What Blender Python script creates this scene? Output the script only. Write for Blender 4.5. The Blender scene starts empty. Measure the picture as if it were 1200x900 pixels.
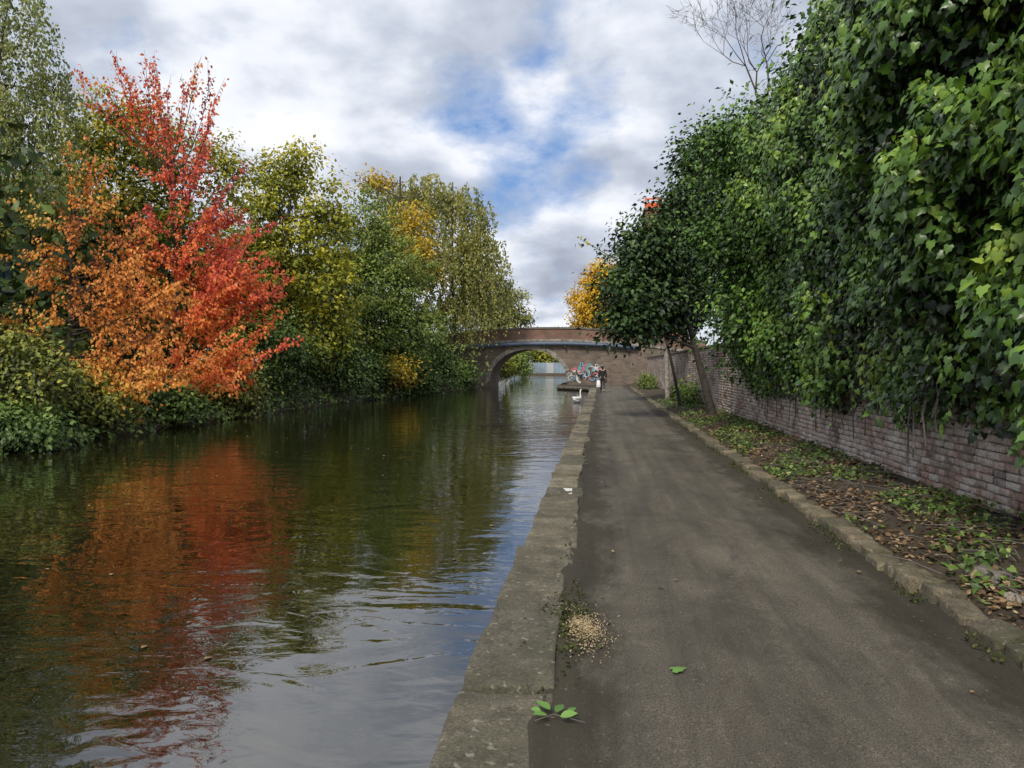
import bpy, bmesh, math, random
import numpy as np
from mathutils import Vector, noise, Matrix
rng = np.random.default_rng(7); random.seed(7)
SC = bpy.context.scene; COL = SC.collection
FPX = 870.0; YAW = math.radians(6.75); PIT = math.atan(21/870.0); CAMZ = 1.6

# ------------------------------------------------------------------ helpers
def ray(px, py):
    F = Vector((-math.sin(YAW)*math.cos(PIT), math.cos(YAW)*math.cos(PIT), -math.sin(PIT)))
    R = Vector((math.cos(YAW), math.sin(YAW), 0))
    U = R.cross(F)
    return F*FPX + R*(px-600) + U*(450-py)
def W(px, py, Y):
    d = ray(px, py); t = Y/d.y
    return Vector((d.x*t, Y, CAMZ+d.z*t)), t
def lobe(px, py, Y, rx, ry, dy=0.0):
    c, t = W(px, py, Y+dy)
    return (np.array(c), np.array([rx*t, (rx+ry)*0.5*t*0.9, ry*t]))
def tag(o, label=None, cat=None, group=None, kind=None):
    if label: o['label'] = label
    if cat: o['category'] = cat
    if group: o['group'] = group
    if kind: o['kind'] = kind
    return o
def empty(name, loc, label, cat, group=None):
    o = bpy.data.objects.new(name, None); COL.objects.link(o); o.location = loc
    o.empty_display_size = 0.2
    return tag(o, label, cat, group)
def link(name, me, mat, parent=None, smooth=False):
    o = bpy.data.objects.new(name, me); COL.objects.link(o)
    if mat: me.materials.append(mat)
    if smooth:
        me.polygons.foreach_set('use_smooth', [True]*len(me.polygons))
    if parent:
        o.parent = parent
        me.transform(Matrix.Translation(-Vector(parent.location)))
    return o
def inst(name, P, Ax, Bx, Cx, tv, tf, mat, parent=None, tint=None, smooth=False):
    P = np.asarray(P, float); N = len(P); tv = np.asarray(tv, float); tf = np.asarray(tf, int)
    k = len(tv)
    V = (P[:, None, :] + tv[None, :, 0:1]*Ax[:, None, :] + tv[None, :, 1:2]*Bx[:, None, :] + tv[None, :, 2:3]*Cx[:, None, :]).reshape(-1, 3)
    f, n = tf.shape
    Fi = (tf[None]+(np.arange(N)*k)[:, None, None]).reshape(-1)
    me = bpy.data.meshes.new(name)
    me.vertices.add(N*k); me.vertices.foreach_set('co', V.ravel().astype(np.float32))
    me.loops.add(len(Fi)); me.loops.foreach_set('vertex_index', Fi.astype(np.int32))
    me.polygons.add(N*f); me.polygons.foreach_set('loop_start', (np.arange(N*f)*n).astype(np.int32))
    me.update(calc_edges=True)
    if tint is not None:
        a = me.attributes.new('tint', 'FLOAT', 'POINT')
        a.data.foreach_set('value', np.repeat(np.asarray(tint), k).astype(np.float32))
    return link(name, me, mat, parent, smooth)
def nrm(v): return v/np.maximum(np.linalg.norm(v, axis=1, keepdims=True), 1e-6)
LEAF_V = [(0, 0, 0), (-.32, .42, .09), (0, 1, -.08), (.32, .42, .09)]; LEAF_F = [(0, 2, 1), (0, 3, 2)]
_iv = [(0, 0), (-.25, -.15), (-.46, .05), (-.34, .28), (-.36, .48), (-.17, .60), (0, .95), (.17, .60), (.36, .48), (.34, .28), (.46, .05), (.25, -.15)]
IVY_V = [(0, .28, .07)]+[(x, y, -.05*(abs(x)*2+max(0, y-.4))) for x, y in _iv]
IVY_F = [(0, i+2 if i+2 <= 12 else 1, i+1) for i in range(12)]
_ov = [(0, 0), (-.16, .12), (-.27, .32), (-.28, .5), (-.2, .72), (0, 1), (.2, .72), (.28, .5), (.27, .32), (.16, .12)]
OV_V = [(0, .45, -.03)]+[(x, y, .22*abs(x)-.15*y*y) for x, y in _ov]
OV_F = [(0, i+2 if i+2 <= 10 else 1, i+1) for i in range(10)]
TM = {False: (LEAF_V, LEAF_F), True: (IVY_V, IVY_F), 'ov': (OV_V, OV_F)}
def leaves(name, P, D, Nn, S, tint, mat, parent=None, ivy=False):
    D = nrm(D); B = nrm(np.cross(D, Nn)); Nn = nrm(np.cross(B, D)); S = np.asarray(S)[:, None]
    return inst(name, P, B*S, D*S, Nn*S, *TM[ivy], mat, parent, np.clip(tint, 0, 1))
class MB:
    def __init__(s): s.V = []; s.F = []
    def tube(s, pts, rad, n=6, caps=True):
        pts = [Vector(p) for p in pts]; b0 = len(s.V)
        for i, p in enumerate(pts):
            t = (pts[min(i+1, len(pts)-1)]-pts[max(i-1, 0)]).normalized()
            ref = Vector((0.31, 0.95, 0.05)) if abs(t.z) > 0.7 else Vector((0, 0, 1))
            u = t.cross(ref).normalized(); v = t.cross(u)
            r = rad[i] if hasattr(rad, '__len__') else rad
            ru, rv = r if hasattr(r, '__len__') else (r, r)
            for k in range(n):
                a = 2*math.pi*k/n
                s.V.append(p+u*math.cos(a)*ru+v*math.sin(a)*rv)
        for i in range(len(pts)-1):
            for k in range(n):
                a = b0+i*n+k; b = b0+i*n+(k+1) % n
                s.F.append((a, b, b+n, a+n))
        if caps:
            s.F.append(tuple(b0+k for k in range(n))[::-1]); e = b0+(len(pts)-1)*n
            s.F.append(tuple(e+k for k in range(n)))
    def box(s, lo, hi):
        b = len(s.V); x0, y0, z0 = lo; x1, y1, z1 = hi
        s.V += [Vector(p) for p in [(x0, y0, z0), (x1, y0, z0), (x1, y1, z0), (x0, y1, z0), (x0, y0, z1), (x1, y0, z1), (x1, y1, z1), (x0, y1, z1)]]
        for f in [(0, 3, 2, 1), (4, 5, 6, 7), (0, 1, 5, 4), (1, 2, 6, 5), (2, 3, 7, 6), (3, 0, 4, 7)]:
            s.F.append(tuple(b+i for i in f))
    def quad(s, a, b, c, d):
        k = len(s.V); s.V += [Vector(a), Vector(b), Vector(c), Vector(d)]; s.F.append((k, k+1, k+2, k+3))
    def build(s, name, mat, parent=None, smooth=False):
        me = bpy.data.meshes.new(name); me.from_pydata([tuple(v) for v in s.V], [], s.F); me.update()
        return link(name, me, mat, parent, smooth)

# ------------------------------------------------------------------ materials
def newmat(name):
    m = bpy.data.materials.new(name); m.use_nodes = True
    nt = m.node_tree; b = nt.nodes['Principled BSDF']
    return m, nt, b
def N(nt, t, **kw):
    n = nt.nodes.new(t)
    for k, v in kw.items():
        if k in n.inputs: n.inputs[k].default_value = v
        else: setattr(n, k, v)
    return n
def ramp(nt, fac, cols, pos=None):
    r = nt.nodes.new('ShaderNodeValToRGB'); e = r.color_ramp.elements
    n = len(cols); pos = pos or [i/(n-1) for i in range(n)]
    while len(e) < n: e.new(0.5)
    for i in range(n):
        e[i].position = pos[i]; e[i].color = (*cols[i], 1) if len(cols[i]) == 3 else cols[i]
    nt.links.new(fac, r.inputs[0]); return r
def mix(nt, fac, a, b, mode='MIX'):
    m = nt.nodes.new('ShaderNodeMix'); m.data_type = 'RGBA'; m.blend_type = mode
    for s, v in ((0, fac), (6, a), (7, b)):
        if hasattr(v, 'is_output'): nt.links.new(v, m.inputs[s])
        else: m.inputs[s].default_value = v if s == 0 else (*v, 1)
    return m.outputs[2]
def math_(nt, op, a, b=0.0, c=0.0):
    m = nt.nodes.new('ShaderNodeMath'); m.operation = op
    for i, v in enumerate((a, b, c)):
        if hasattr(v, 'is_output'): nt.links.new(v, m.inputs[i])
        else: m.inputs[i].default_value = v
    return m.outputs[0]
def geo_pos(nt): return nt.nodes.new('ShaderNodeNewGeometry').outputs['Position']
def scaled(nt, vec, sc):
    m = nt.nodes.new('ShaderNodeMapping'); m.inputs['Scale'].default_value = sc
    nt.links.new(vec, m.inputs['Vector']); return m.outputs[0]
def noi(nt, vec, scale, detail=4, rough=.55, dist=0):
    n = N(nt, 'ShaderNodeTexNoise', Scale=scale, Detail=detail, Roughness=rough, Distortion=dist)
    nt.links.new(vec, n.inputs['Vector']); return n.outputs['Fac']
def bump(nt, b, h, strength, dist):
    n = N(nt, 'ShaderNodeBump', Strength=strength, Distance=dist)
    nt.links.new(h, n.inputs['Height']); nt.links.new(n.outputs[0], b.inputs['Normal'])
def leaf_mat(name, cols, trans=.3, rough=.5, spec=.35):
    m, nt, b = newmat(name)
    a = N(nt, 'ShaderNodeAttribute', attribute_name='tint')
    r = ramp(nt, a.outputs['Fac'], cols)
    nt.links.new(r.outputs[0], b.inputs['Base Color'])
    b.inputs['Roughness'].default_value = rough; b.inputs['Specular IOR Level'].default_value = spec
    if trans > 0:
        t = N(nt, 'ShaderNodeBsdfTranslucent'); nt.links.new(r.outputs[0], t.inputs['Color'])
        mx = N(nt, 'ShaderNodeMixShader'); mx.inputs[0].default_value = trans
        nt.links.new(b.outputs[0], mx.inputs[1]); nt.links.new(t.outputs[0], mx.inputs[2])
        nt.links.new(mx.outputs[0], nt.nodes['Material Output'].inputs[0])
    return m
def plain(name, col, rough=.7, var=.3, scale=6, bmp=.2):
    m, nt, b = newmat(name); p = geo_pos(nt)
    f = noi(nt, p, scale, 4)
    r = ramp(nt, f, [tuple(c*(1-var) for c in col), tuple(min(1, c*(1+var)) for c in col)], [.3, .7])
    nt.links.new(r.outputs[0], b.inputs['Base Color']); b.inputs['Roughness'].default_value = rough
    if bmp: bump(nt, b, f, bmp, .02)
    return m
M = {}
M['bark'] = plain('bark', (.05, .04, .032), .9, .5, 9, .6)
M['pale_bark'] = plain('pale_bark', (.30, .27, .23), .9, .5, 9, .5)
M['twig'] = plain('twig', (.13, .11, .095), .9, .3, 9, 0)
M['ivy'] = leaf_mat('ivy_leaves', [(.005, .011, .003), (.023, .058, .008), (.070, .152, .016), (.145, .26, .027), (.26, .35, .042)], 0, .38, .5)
M['ivytree'] = leaf_mat('ivy_tree_leaves', [(.007, .017, .004), (.038, .090, .012), (.100, .205, .025), (.22, .34, .042)], 0, .42, .42)
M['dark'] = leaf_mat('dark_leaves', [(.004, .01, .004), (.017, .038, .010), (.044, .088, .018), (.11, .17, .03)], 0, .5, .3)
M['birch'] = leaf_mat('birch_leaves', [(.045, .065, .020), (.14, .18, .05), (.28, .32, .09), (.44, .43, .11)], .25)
M['birch2'] = leaf_mat('weeping_birch_leaves', [(.05, .06, .018), (.17, .19, .05), (.33, .33, .09), (.48, .42, .10)], .25)
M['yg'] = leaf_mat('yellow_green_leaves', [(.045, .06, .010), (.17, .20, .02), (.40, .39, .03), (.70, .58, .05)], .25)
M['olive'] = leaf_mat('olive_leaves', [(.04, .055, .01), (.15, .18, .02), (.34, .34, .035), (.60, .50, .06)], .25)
M['willow'] = leaf_mat('willow_leaves', [(.025, .045, .012), (.10, .15, .03), (.22, .29, .05), (.36, .42, .08)], .2)
M['yellow'] = leaf_mat('yellow_leaves', [(.15, .10, .01), (.38, .27, .02), (.66, .46, .03), (.80, .58, .06)], .25)
M['amber'] = leaf_mat('amber_leaves', [(.20, .11, .01), (.52, .32, .02), (.80, .52, .03), (.88, .64, .06)], .25)
M['red'] = leaf_mat('red_leaves', [(.34, .05, .045), (.66, .105, .06), (.86, .19, .06), (.90, .29, .06), (.84, .42, .09)], .3)
M['orange'] = leaf_mat('orange_leaves', [(.22, .09, .018), (.62, .21, .04), (.84, .32, .06), (.82, .46, .08), (.60, .50, .09)], .3)
M['shrub'] = leaf_mat('shrub_leaves', [(.010, .020, .006), (.05, .09, .016), (.13, .21, .035), (.28, .34, .065)], 0)
M['shrub2'] = leaf_mat('olive_shrub_leaves', [(.014, .02, .006), (.08, .10, .016), (.23, .25, .035), (.46, .40, .06)], 0)
M['litter'] = leaf_mat('dead_leaves', [(.04, .026, .015), (.13, .08, .042), (.27, .175, .09), (.46, .35, .21)], 0, .7, .2)
M['cover'] = leaf_mat('ground_ivy_leaves', [(.018, .032, .009), (.06, .105, .02), (.13, .21, .04), (.30, .34, .09)], 0, .5, .3)
M['void'] = plain('dark_backing_shade', (.007, .009, .004), 1, .4, 5, 0)

m, nt, b = newmat('asphalt'); M['path'] = m
p = geo_pos(nt)
big = noi(nt, scaled(nt, p, (1.1, .5, 1)), 1.0, 8, .7, .8)
grit = noi(nt, p, 120, 3, .8)
base = ramp(nt, big, [(.066, .056, .043), (.106, .093, .072), (.155, .137, .108)], [.30, .5, .72]).outputs[0]
gr = ramp(nt, grit, [(.2, .2, .2), (1, 1, 1), (2.0, 1.97, 1.9)], [.3, .5, .70]).outputs[0]
col = mix(nt, 1.0, base, gr, 'MULTIPLY')
sx = N(nt, 'ShaderNodeSeparateXYZ'); nt.links.new(p, sx.inputs[0])
e1 = math_(nt, 'ABSOLUTE', math_(nt, 'SUBTRACT', sx.outputs[0], .95))
wob = math_(nt, 'MULTIPLY', math_(nt, 'SUBTRACT', noi(nt, scaled(nt, p, (1, .5, 1)), 2.2, 7, .7), .5), 1.3)
ed = ramp(nt, math_(nt, 'ADD', e1, wob), [(0, 0, 0), (1, 1, 1)], [.78, 1.18]).outputs[0]
col = mix(nt, math_(nt, 'MULTIPLY', ed, .72), col, (.030, .025, .014))
stn = ramp(nt, noi(nt, scaled(nt, p, (1.6, .7, 1)), 1.0, 8, .7, .9), [(0, 0, 0), (1, 1, 1)], [.50, .62]).outputs[0]
col = mix(nt, math_(nt, 'MULTIPLY', stn, .42), col, (.036, .031, .022))
trk = ramp(nt, noi(nt, scaled(nt, p, (5.0, .12, 1)), 1.0, 4, .6, .3), [(.82, .82, .82), (1.18, 1.17, 1.15)], [.35, .65]).outputs[0]
col = mix(nt, 1.0, col, trk, 'MULTIPLY')
fl = ramp(nt, noi(nt, p, 33, 2, .5), [(0, 0, 0), (1, 1, 1)], [.68, .74]).outputs[0]
col = mix(nt, math_(nt, 'MULTIPLY', fl, .5), col, (.27, .23, .165))
nt.links.new(col, b.inputs['Base Color'])
rr = ramp(nt, stn, [(.88, .88, .88), (.64, .64, .64)]).outputs[0]; nt.links.new(rr, b.inputs['Roughness'])
b.inputs['Specular IOR Level'].default_value = .32
bump(nt, b, math_(nt, 'ADD', grit, math_(nt, 'MULTIPLY', big, 3)), .7, .014)

def stone_mat(name, c0, c1, moss, mossamt):
    m, nt, b = newmat(name); p = geo_pos(nt)
    oi = N(nt, 'ShaderNodeObjectInfo')
    a = noi(nt, p, 5, 8, .7); f = noi(nt, p, 60, 4, .75); g = noi(nt, p, 1.7, 7, .68, .5)
    c = ramp(nt, a, [c0, c1], [.3, .7]).outputs[0]
    c = mix(nt, 1.0, c, ramp(nt, f, [(.35, .35, .35), (1.6, 1.6, 1.55)], [.3, .7]).outputs[0], 'MULTIPLY')
    hv = ramp(nt, oi.outputs['Random'], [(.55, .55, .53), (1.35, 1.26, 1.14)]).outputs[0]
    c = mix(nt, 1.0, c, hv, 'MULTIPLY')
    mk = ramp(nt, g, [(0, 0, 0), (1, 1, 1)], [.44, .60]).outputs[0]
    c = mix(nt, math_(nt, 'MULTIPLY', mk, mossamt), c, moss)
    sp = ramp(nt, noi(nt, p, 21, 3), [(0, 0, 0), (1, 1, 1)], [.62, .68]).outputs[0]
    c = mix(nt, math_(nt, 'MULTIPLY', sp, .5), c, (.38, .36, .28))
    nt.links.new(c, b.inputs['Base Color']); b.inputs['Roughness'].default_value = .88
    bump(nt, b, math_(nt, 'ADD', a, math_(nt, 'MULTIPLY', f, .5)), .9, .03)
    return m
M['coping'] = stone_mat('coping_stone', (.088, .078, .058), (.26, .235, .18), (.062, .060, .032), .55)
M['kerb'] = stone_mat('kerb_stone', (.085, .073, .054), (.28, .24, .175), (.058, .064, .024), .6)
M['palestone'] = stone_mat('pale_stone', (.25, .22, .19), (.42, .38, .33), (.2, .18, .14), .3)

m, nt, b = newmat('soil'); M['soil'] = m
p = geo_pos(nt); a = noi(nt, p, 3, 8, .7); f = noi(nt, p, 40, 4, .7)
c = ramp(nt, a, [(.026, .020, .012), (.07, .054, .033), (.10, .09, .045)], [.3, .55, .75]).outputs[0]
c = mix(nt, 1.0, c, ramp(nt, f, [(.4, .4, .4), (1.6, 1.5, 1.4)], [.3, .7]).outputs[0], 'MULTIPLY')
nt.links.new(c, b.inputs['Base Color']); b.inputs['Roughness'].default_value = .95
bump(nt, b, f, .8, .04)

m, nt, b = newmat('canal_water'); M['water'] = m
p = geo_pos(nt)
b.inputs['Base Color'].default_value = (.011, .010, .003, 1); b.inputs['Roughness'].default_value = .012; b.inputs['IOR'].default_value = 2.3
w1 = noi(nt, scaled(nt, p, (.6, 1.0, 1)), 1.35, 2, .5, 1.2); w2 = noi(nt, scaled(nt, p, (.7, 1.2, 1)), 6.5, 2, .5, .8)
pat = ramp(nt, noi(nt, p, .2, 3, .5), [(.22, .22, .22), (1, 1, 1)], [.40, .62]).outputs[0]
h = math_(nt, 'ADD', w1, math_(nt, 'MULTIPLY', math_(nt, 'MULTIPLY', w2, pat), .34))
bump(nt, b, h, .30, .050)

m, nt, b = newmat('old_brick'); M['brick'] = m
p = geo_pos(nt)
a = N(nt, 'ShaderNodeAttribute', attribute_name='tint')
c = ramp(nt, a.outputs['Fac'], [(.10, .082, .072), (.24, .165, .135), (.34, .20, .155), (.40, .32, .27), (.50, .46, .42)]).outputs[0]
st = ramp(nt, noi(nt, p, 1.3, 8, .74, .5), [(0, 0, 0), (1, 1, 1)], [.42, .58]).outputs[0]
c = mix(nt, math_(nt, 'MULTIPLY', st, .74), c, (.64, .59, .54))
gm = ramp(nt, noi(nt, p, 3, 7, .74), [(0, 0, 0), (1, 1, 1)], [.54, .66]).outputs[0]
c = mix(nt, math_(nt, 'MULTIPLY', gm, .6), c, (.085, .078, .06))
f = noi(nt, p, 50, 4, .7)
c = mix(nt, 1.0, c, ramp(nt, f, [(.5, .5, .5), (1.4, 1.4, 1.4)], [.3, .7]).outputs[0], 'MULTIPLY')
nt.links.new(c, b.inputs['Base Color']); b.inputs['Roughness'].default_value = .9
bump(nt, b, f, .7, .014)
M['mortar'] = plain('mortar', (.17, .155, .13), .95, .5, 8, .4)

def bridge_brick(name, c1, c2, mort, stain):
    m, nt, b = newmat(name); p = geo_pos(nt)
    s = N(nt, 'ShaderNodeSeparateXYZ'); nt.links.new(p, s.inputs[0])
    cb = N(nt, 'ShaderNodeCombineXYZ'); nt.links.new(math_(nt, 'ADD', s.outputs[0], s.outputs[1]), cb.inputs[0]); nt.links.new(s.outputs[2], cb.inputs[1])
    bt = N(nt, 'ShaderNodeTexBrick', Scale=1.0); nt.links.new(cb.outputs[0], bt.inputs['Vector'])
    bt.inputs['Color1'].default_value = (*c1, 1); bt.inputs['Color2'].default_value = (*c2, 1); bt.inputs['Mortar'].default_value = (*mort, 1)
    bt.inputs['Brick Width'].default_value = .46; bt.inputs['Row Height'].default_value = .16; bt.inputs['Mortar Size'].default_value = .014
    c = mix(nt, math_(nt, 'MULTIPLY', ramp(nt, noi(nt, p, .8, 7, .7), [(0, 0, 0), (1, 1, 1)], [.42, .66]).outputs[0], .75), bt.outputs[0], stain)
    nt.links.new(c, b.inputs['Base Color']); b.inputs['Roughness'].default_value = .9
    return m
M['bridge'] = bridge_brick('bridge_brick', (.15, .105, .078), (.23, .17, .13), (.20, .18, .15), (.075, .066, .052))
M['parapet'] = bridge_brick('parapet_brick', (.20, .10, .072), (.26, .14, .10), (.19, .15, .12), (.10, .065, .05))
M['stonetrim'] = plain('grey_stone_trim', (.14, .125, .10), .9, .35, 3, .2)
M['ring'] = plain('weathered_arch_stone', (.25, .225, .185), .9, .5, 2.5, .2)
M['pipe'] = plain('slate_blue_paint', (.08, .11, .17), .5, .15, 3, 0)
M['iron'] = plain('dark_iron', (.03, .03, .032), .6, .3, 5, 0)
M['teal'] = plain('teal_cladding', (.03, .07, .09), .5, .2, 1, 0)
M['bluepanel'] = plain('grey_blue_panel', (.22, .29, .35), .5, .25, .5, 0)
M['whitepanel'] = plain('pale_grey_panel', (.42, .44, .45), .6, .15, .5, 0)
M['redbrick'] = bridge_brick('far_red_brick', (.30, .10, .06), (.36, .14, .08), (.3, .2, .16), (.2, .07, .05))
M['orangepaint'] = plain('orange_paint', (.75, .13, .04), .5, .1, 1, 0)
M['glassy'] = plain('window_glass', (.03, .04, .05), .1, .1, 1, 0)
for nm, c in (('g_white', (.52, .53, .52)), ('g_pink', (.48, .14, .14)), ('g_blue', (.14, .36, .41)), ('g_black', (.016, .016, .018)), ('g_green', (.18, .28, .44))):
    M[nm] = plain('spray_paint_'+nm[2:], c, .6, .25, 3, 0)
M['feather'] = plain('white_feathers', (.80, .79, .75), .8, .05, 20, .1)
M['beak'] = plain('orange_beak', (.70, .22, .04), .5, .1, 20, 0)
M['black'] = plain('black_cloth', (.014, .014, .017), .85, .3, 30, .2)
M['denim'] = plain('dark_trousers', (.05, .052, .06), .85, .3, 30, .2)
M['skin'] = plain('skin', (.50, .31, .23), .55, .06, 30, 0)
M['hair'] = plain('dark_hair', (.02, .013, .01), .5, .3, 60, .3)
M['shoe'] = plain('shoe_leather', (.02, .018, .017), .5, .2, 20, 0)
M['bagwhite'] = plain('white_bag', (.78, .78, .76), .6, .06, 10, .1)
M['grain'] = leaf_mat('pale_grain', [(.26, .19, .10), (.42, .32, .18), (.58, .47, .30)], 0, .8, .2)
M['moss'] = leaf_mat('moss', [(.025, .033, .010), (.055, .066, .018), (.11, .12, .035)], 0, .8, .2)
M['paint'] = plain('chalk_white_paint', (.62, .61, .57), .8, .25, 30, .2)
M['greenleaf'] = leaf_mat('fresh_green_leaf', [(.06, .14, .03), (.13, .27, .05), (.22, .38, .09)], .2)
M['plasterend'] = plain('landing_stone', (.11, .10, .08), .9, .4, 3, .3)

# ------------------------------------------------------------------ ground, water, path
def Lx(Y): return float(np.interp(Y, [-300, 15, 31, 44, 50, 57, 63, 66, 72, 80, 150, 1600], [-13.2, -13.2, -13.6, -12.8, -12, -11, -10, -9.9, -9.9, -11.5, -17, -17]))
def Rx(Y): return float(np.interp(Y, [-300, 54, 57, 60, 72, 80, 150, 1600], [-.5, -.5, -1.0, -3.4, -3.6, -3.2, -6.5, -6.5]))
def bankz(X): return float(np.interp(X, [2.2, 2.45, 3.0, 3.9, 6], [-.03, .04, .12, .18, .2]))
rows = [-300, -60, -8, 0]+[i*2.0 for i in range(1, 28)]+[55, 56, 57, 58, 59, 60, 62, 64, 66, 69, 72, 76, 80, 90, 100, 115, 130, 150, 152, 200, 400, 1600]
V = []; Fc = []
for Y in rows:
    l, r = Lx(Y)+.35*noise.noise((0, Y*.35, 0)), Rx(Y)
    bed = -1.2 if Y < 151 else .15
    for x, z in [(-1800, .5), (-120, .5), (l-9, .6), (l-4, .5), (l-1.5, .25), (l-.4, -.05), (l, -.36), (l+.6, bed), (r-.02, bed), (r, -.03), (min(r+.3, 0), -.03),
                 (2.2, -.03), (2.45, .04), (3.0, .12), (3.9, .18), (6, .2), (120, .4), (1800, .4)]:
        V.append((x, Y, z+(0.03*noise.noise((x*.8, Y*.8, 3)) if x > 2.4 and x < 5 else 0)))
nc = 18
for i in range(len(rows)-1):
    for j in range(nc-1):
        a = i*nc+j; Fc.append((a, a+1, a+1+nc, a+nc))
me = bpy.data.meshes.new('ground'); me.from_pydata(V, [], Fc); me.update()
tag(link('ground', me, M['soil']), kind='structure')
w = MB(); w.quad((-24, -300, -.3), (-.51, -300, -.3), (-.51, 151.5, -.3), (-24, 151.5, -.3)); tag(w.build('water', M['water']), kind='structure')
V = []; Fc = []; ys = np.concatenate([np.arange(0, 16, .07), np.arange(16, 64.5, .5)]); nx = 28
for Y in ys:
    x0 = -.29+.06*noise.noise((0, Y*1.4, 5))+.03*noise.noise((0, Y*6, 5)) if Y < 54 else max(Rx(Y)+.25, -4)
    for j in range(nx):
        x = x0+(2.26-x0)*(j/(nx-1))**1.25; e = abs((x-.95)/1.3)
        lift = .022*math.exp(-((x-x0)/.10)**2)*(1 if j else 0) if Y < 54 else 0
        V.append((x, Y, .004+lift+.010*noise.noise((x*1.3, Y*.9, 1))+.008*noise.noise((x*5, Y*5, 1))+.012*max(0, 1-e*e)))
for i in range(len(ys)-1):
    for j in range(nx-1):
        a = i*nx+j; Fc.append((a, a+1, a+1+nx, a+nx))
me = bpy.data.meshes.new('path'); me.from_pydata(V, [], Fc); me.update()
tag(link('path', me, M['path'], smooth=True), kind='structure')

# ------------------------------------------------------------------ stones
def stone_mesh(name, c, s, bev, amp, fr, rot=0.0, tilt=0.0, cuts=2):
    bm = bmesh.new(); bmesh.ops.create_cube(bm, size=1)
    for v in bm.verts: v.co = Vector((v.co.x*s[0], v.co.y*s[1], v.co.z*s[2]))
    bmesh.ops.bevel(bm, geom=bm.edges[:], offset=bev, segments=2, affect='EDGES', profile=.6)
    bmesh.ops.subdivide_edges(bm, edges=[e for e in bm.edges if e.calc_length() > .08], cuts=cuts, use_grid_fill=True)
    seed = Vector((random.random()*90, random.random()*90, 0))
    for v in bm.verts:
        q = v.co*fr+seed
        v.co += Vector((noise.noise(q), noise.noise(q+Vector((7, 0, 0))), noise.noise(q+Vector((0, 9, 0)))))*amp+Vector((noise.noise(q*4), noise.noise(q*4+Vector((3, 0, 0))), noise.noise(q*4+Vector((0, 5, 0)))))*amp*.5
        x, y, z = v.co
        v.co = Vector((x*math.cos(rot)-y*math.sin(rot), x*math.sin(rot)+y*math.cos(rot), z+tilt*x))+Vector(c)
    me = bpy.data.meshes.new(name); bm.to_mesh(me); bm.free(); return me
cop = empty('canal_coping', (-.46, 2, 0), 'long row of worn grey coping stones edging the canal beside the path', 'coping')
jy = [1.6, 3.56, 4.95, 6.4, 7.7, 8.9, 9.6]
while jy[-1] < 53: jy.append(jy[-1]+random.uniform(1.0, 1.6))
jy[-1] = 54.2
for i in range(len(jy)-1):
    a, c_ = jy[i], jy[i+1]; wd = .43+random.uniform(-.05, .06)
    link('coping_stone', stone_mesh('coping_stone', (-.67+wd/2+random.uniform(-.03, .028), (a+c_)/2, -.203+random.uniform(-.018, .018)), (wd, c_-a-.05, .46), .018, .026, 3.0, random.uniform(-.016, .016), random.uniform(-.035, .035), 6), M['coping'], cop, True)
o = link('white_mark', stone_mesh('white_mark', (-.47, 9.25, .038), (.26, .42, .012), .004, .012, 4, 0, 0, 3), M['paint'], cop); o['label'] = 'patch of white paint on a coping stone'
kb = empty('stone_kerb', (2.3, 2, 0), 'row of uneven mossy kerb stones along the right side of the path', 'kerb')
y = 2.2; n = 0
while y < 55 and n < 100:
    ln = random.uniform(.24, .50) if y < 18 else random.uniform(.5, .8)
    x = 2.29+.03*noise.noise((0, y*.3, 0))
    link('kerb_stone', stone_mesh('kerb_stone', (x+random.uniform(-.025, .025), y+ln/2, -.025+random.uniform(-.022, .022)), (.21+random.uniform(-.03, .04), ln-.042, .21), .018, .022, 5, random.uniform(-.08, .08), random.uniform(-.13, .13), 3), M['kerb'], kb, True)
    y += ln+random.uniform(0, .015); n += 1
lk = MB(); pts = [(-.62, 54.3), (-1.05, 57), (-3.4, 60), (-3.5, 62), (-3.55, 64.9)]
lk.tube([(x, y_, -.12) for x, y_ in pts], [(.12, .13)]*5, 8)
tag(lk.build('landing_edge', M['plasterend']), 'dark stone edge of the landing jutting into the water before the bridge', 'stone edging')

# ------------------------------------------------------------------ brick wall on the right
wall = empty('brick_wall', (4.2, 20, 0), 'long weathered brick wall under the ivy on the right', 'wall')
P = []; Ax = []; Bx = []; Cx = []; T = []
course = .082
for r in range(27):
    z = .06+r*course; y = 3.4+(.117 if r % 2 else 0)
    while y < 62:
        L = .226 if r % 3 else (.226 if random.random() < .7 else .108)
        wv = .018*noise.noise((y*.5, r*.2, 3))
        P.append((3.95+random.uniform(-.012, .012)+wv, y+L/2, z+random.uniform(-.005, .005)+.012*noise.noise((y*.3, 0, 8))))
        Ax.append((.1, 0, 0)); Bx.append((random.uniform(-.03, .03)*L*.3, L/2-.003-random.random()*.004, random.uniform(-.002, .002))); Cx.append((0, 0, .0345+random.uniform(-.004, .002)))
        T.append(min(1, max(0, random.gauss(.5, .26)))); y += L+.012
BV = [(-.94, -1, -1), (-.94, 1, -1), (-.94, 1, 1), (-.94, -1, 1), (1, -1, -1), (1, 1, -1), (1, 1, 1), (1, -1, 1), (-1, -.95, -.82), (-1, .95, -.82), (-1, .95, .82), (-1, -.95, .82)]
BF = [(8, 11, 10, 9), (0, 8, 9, 1), (1, 9, 10, 2), (2, 10, 11, 3), (3, 11, 8, 0), (0, 1, 5, 4), (1, 2, 6, 5), (2, 3, 7, 6), (3, 0, 4, 7)]
inst('brickwork', P, np.array(Ax), np.array(Bx), np.array(Cx), BV, BF, M['brick'], wall, T)
c = MB(); c.box((3.872, 3.3, -.2), (4.25, 62.1, 2.22)); c.build('mortar_core', M['mortar'], wall)
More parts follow.
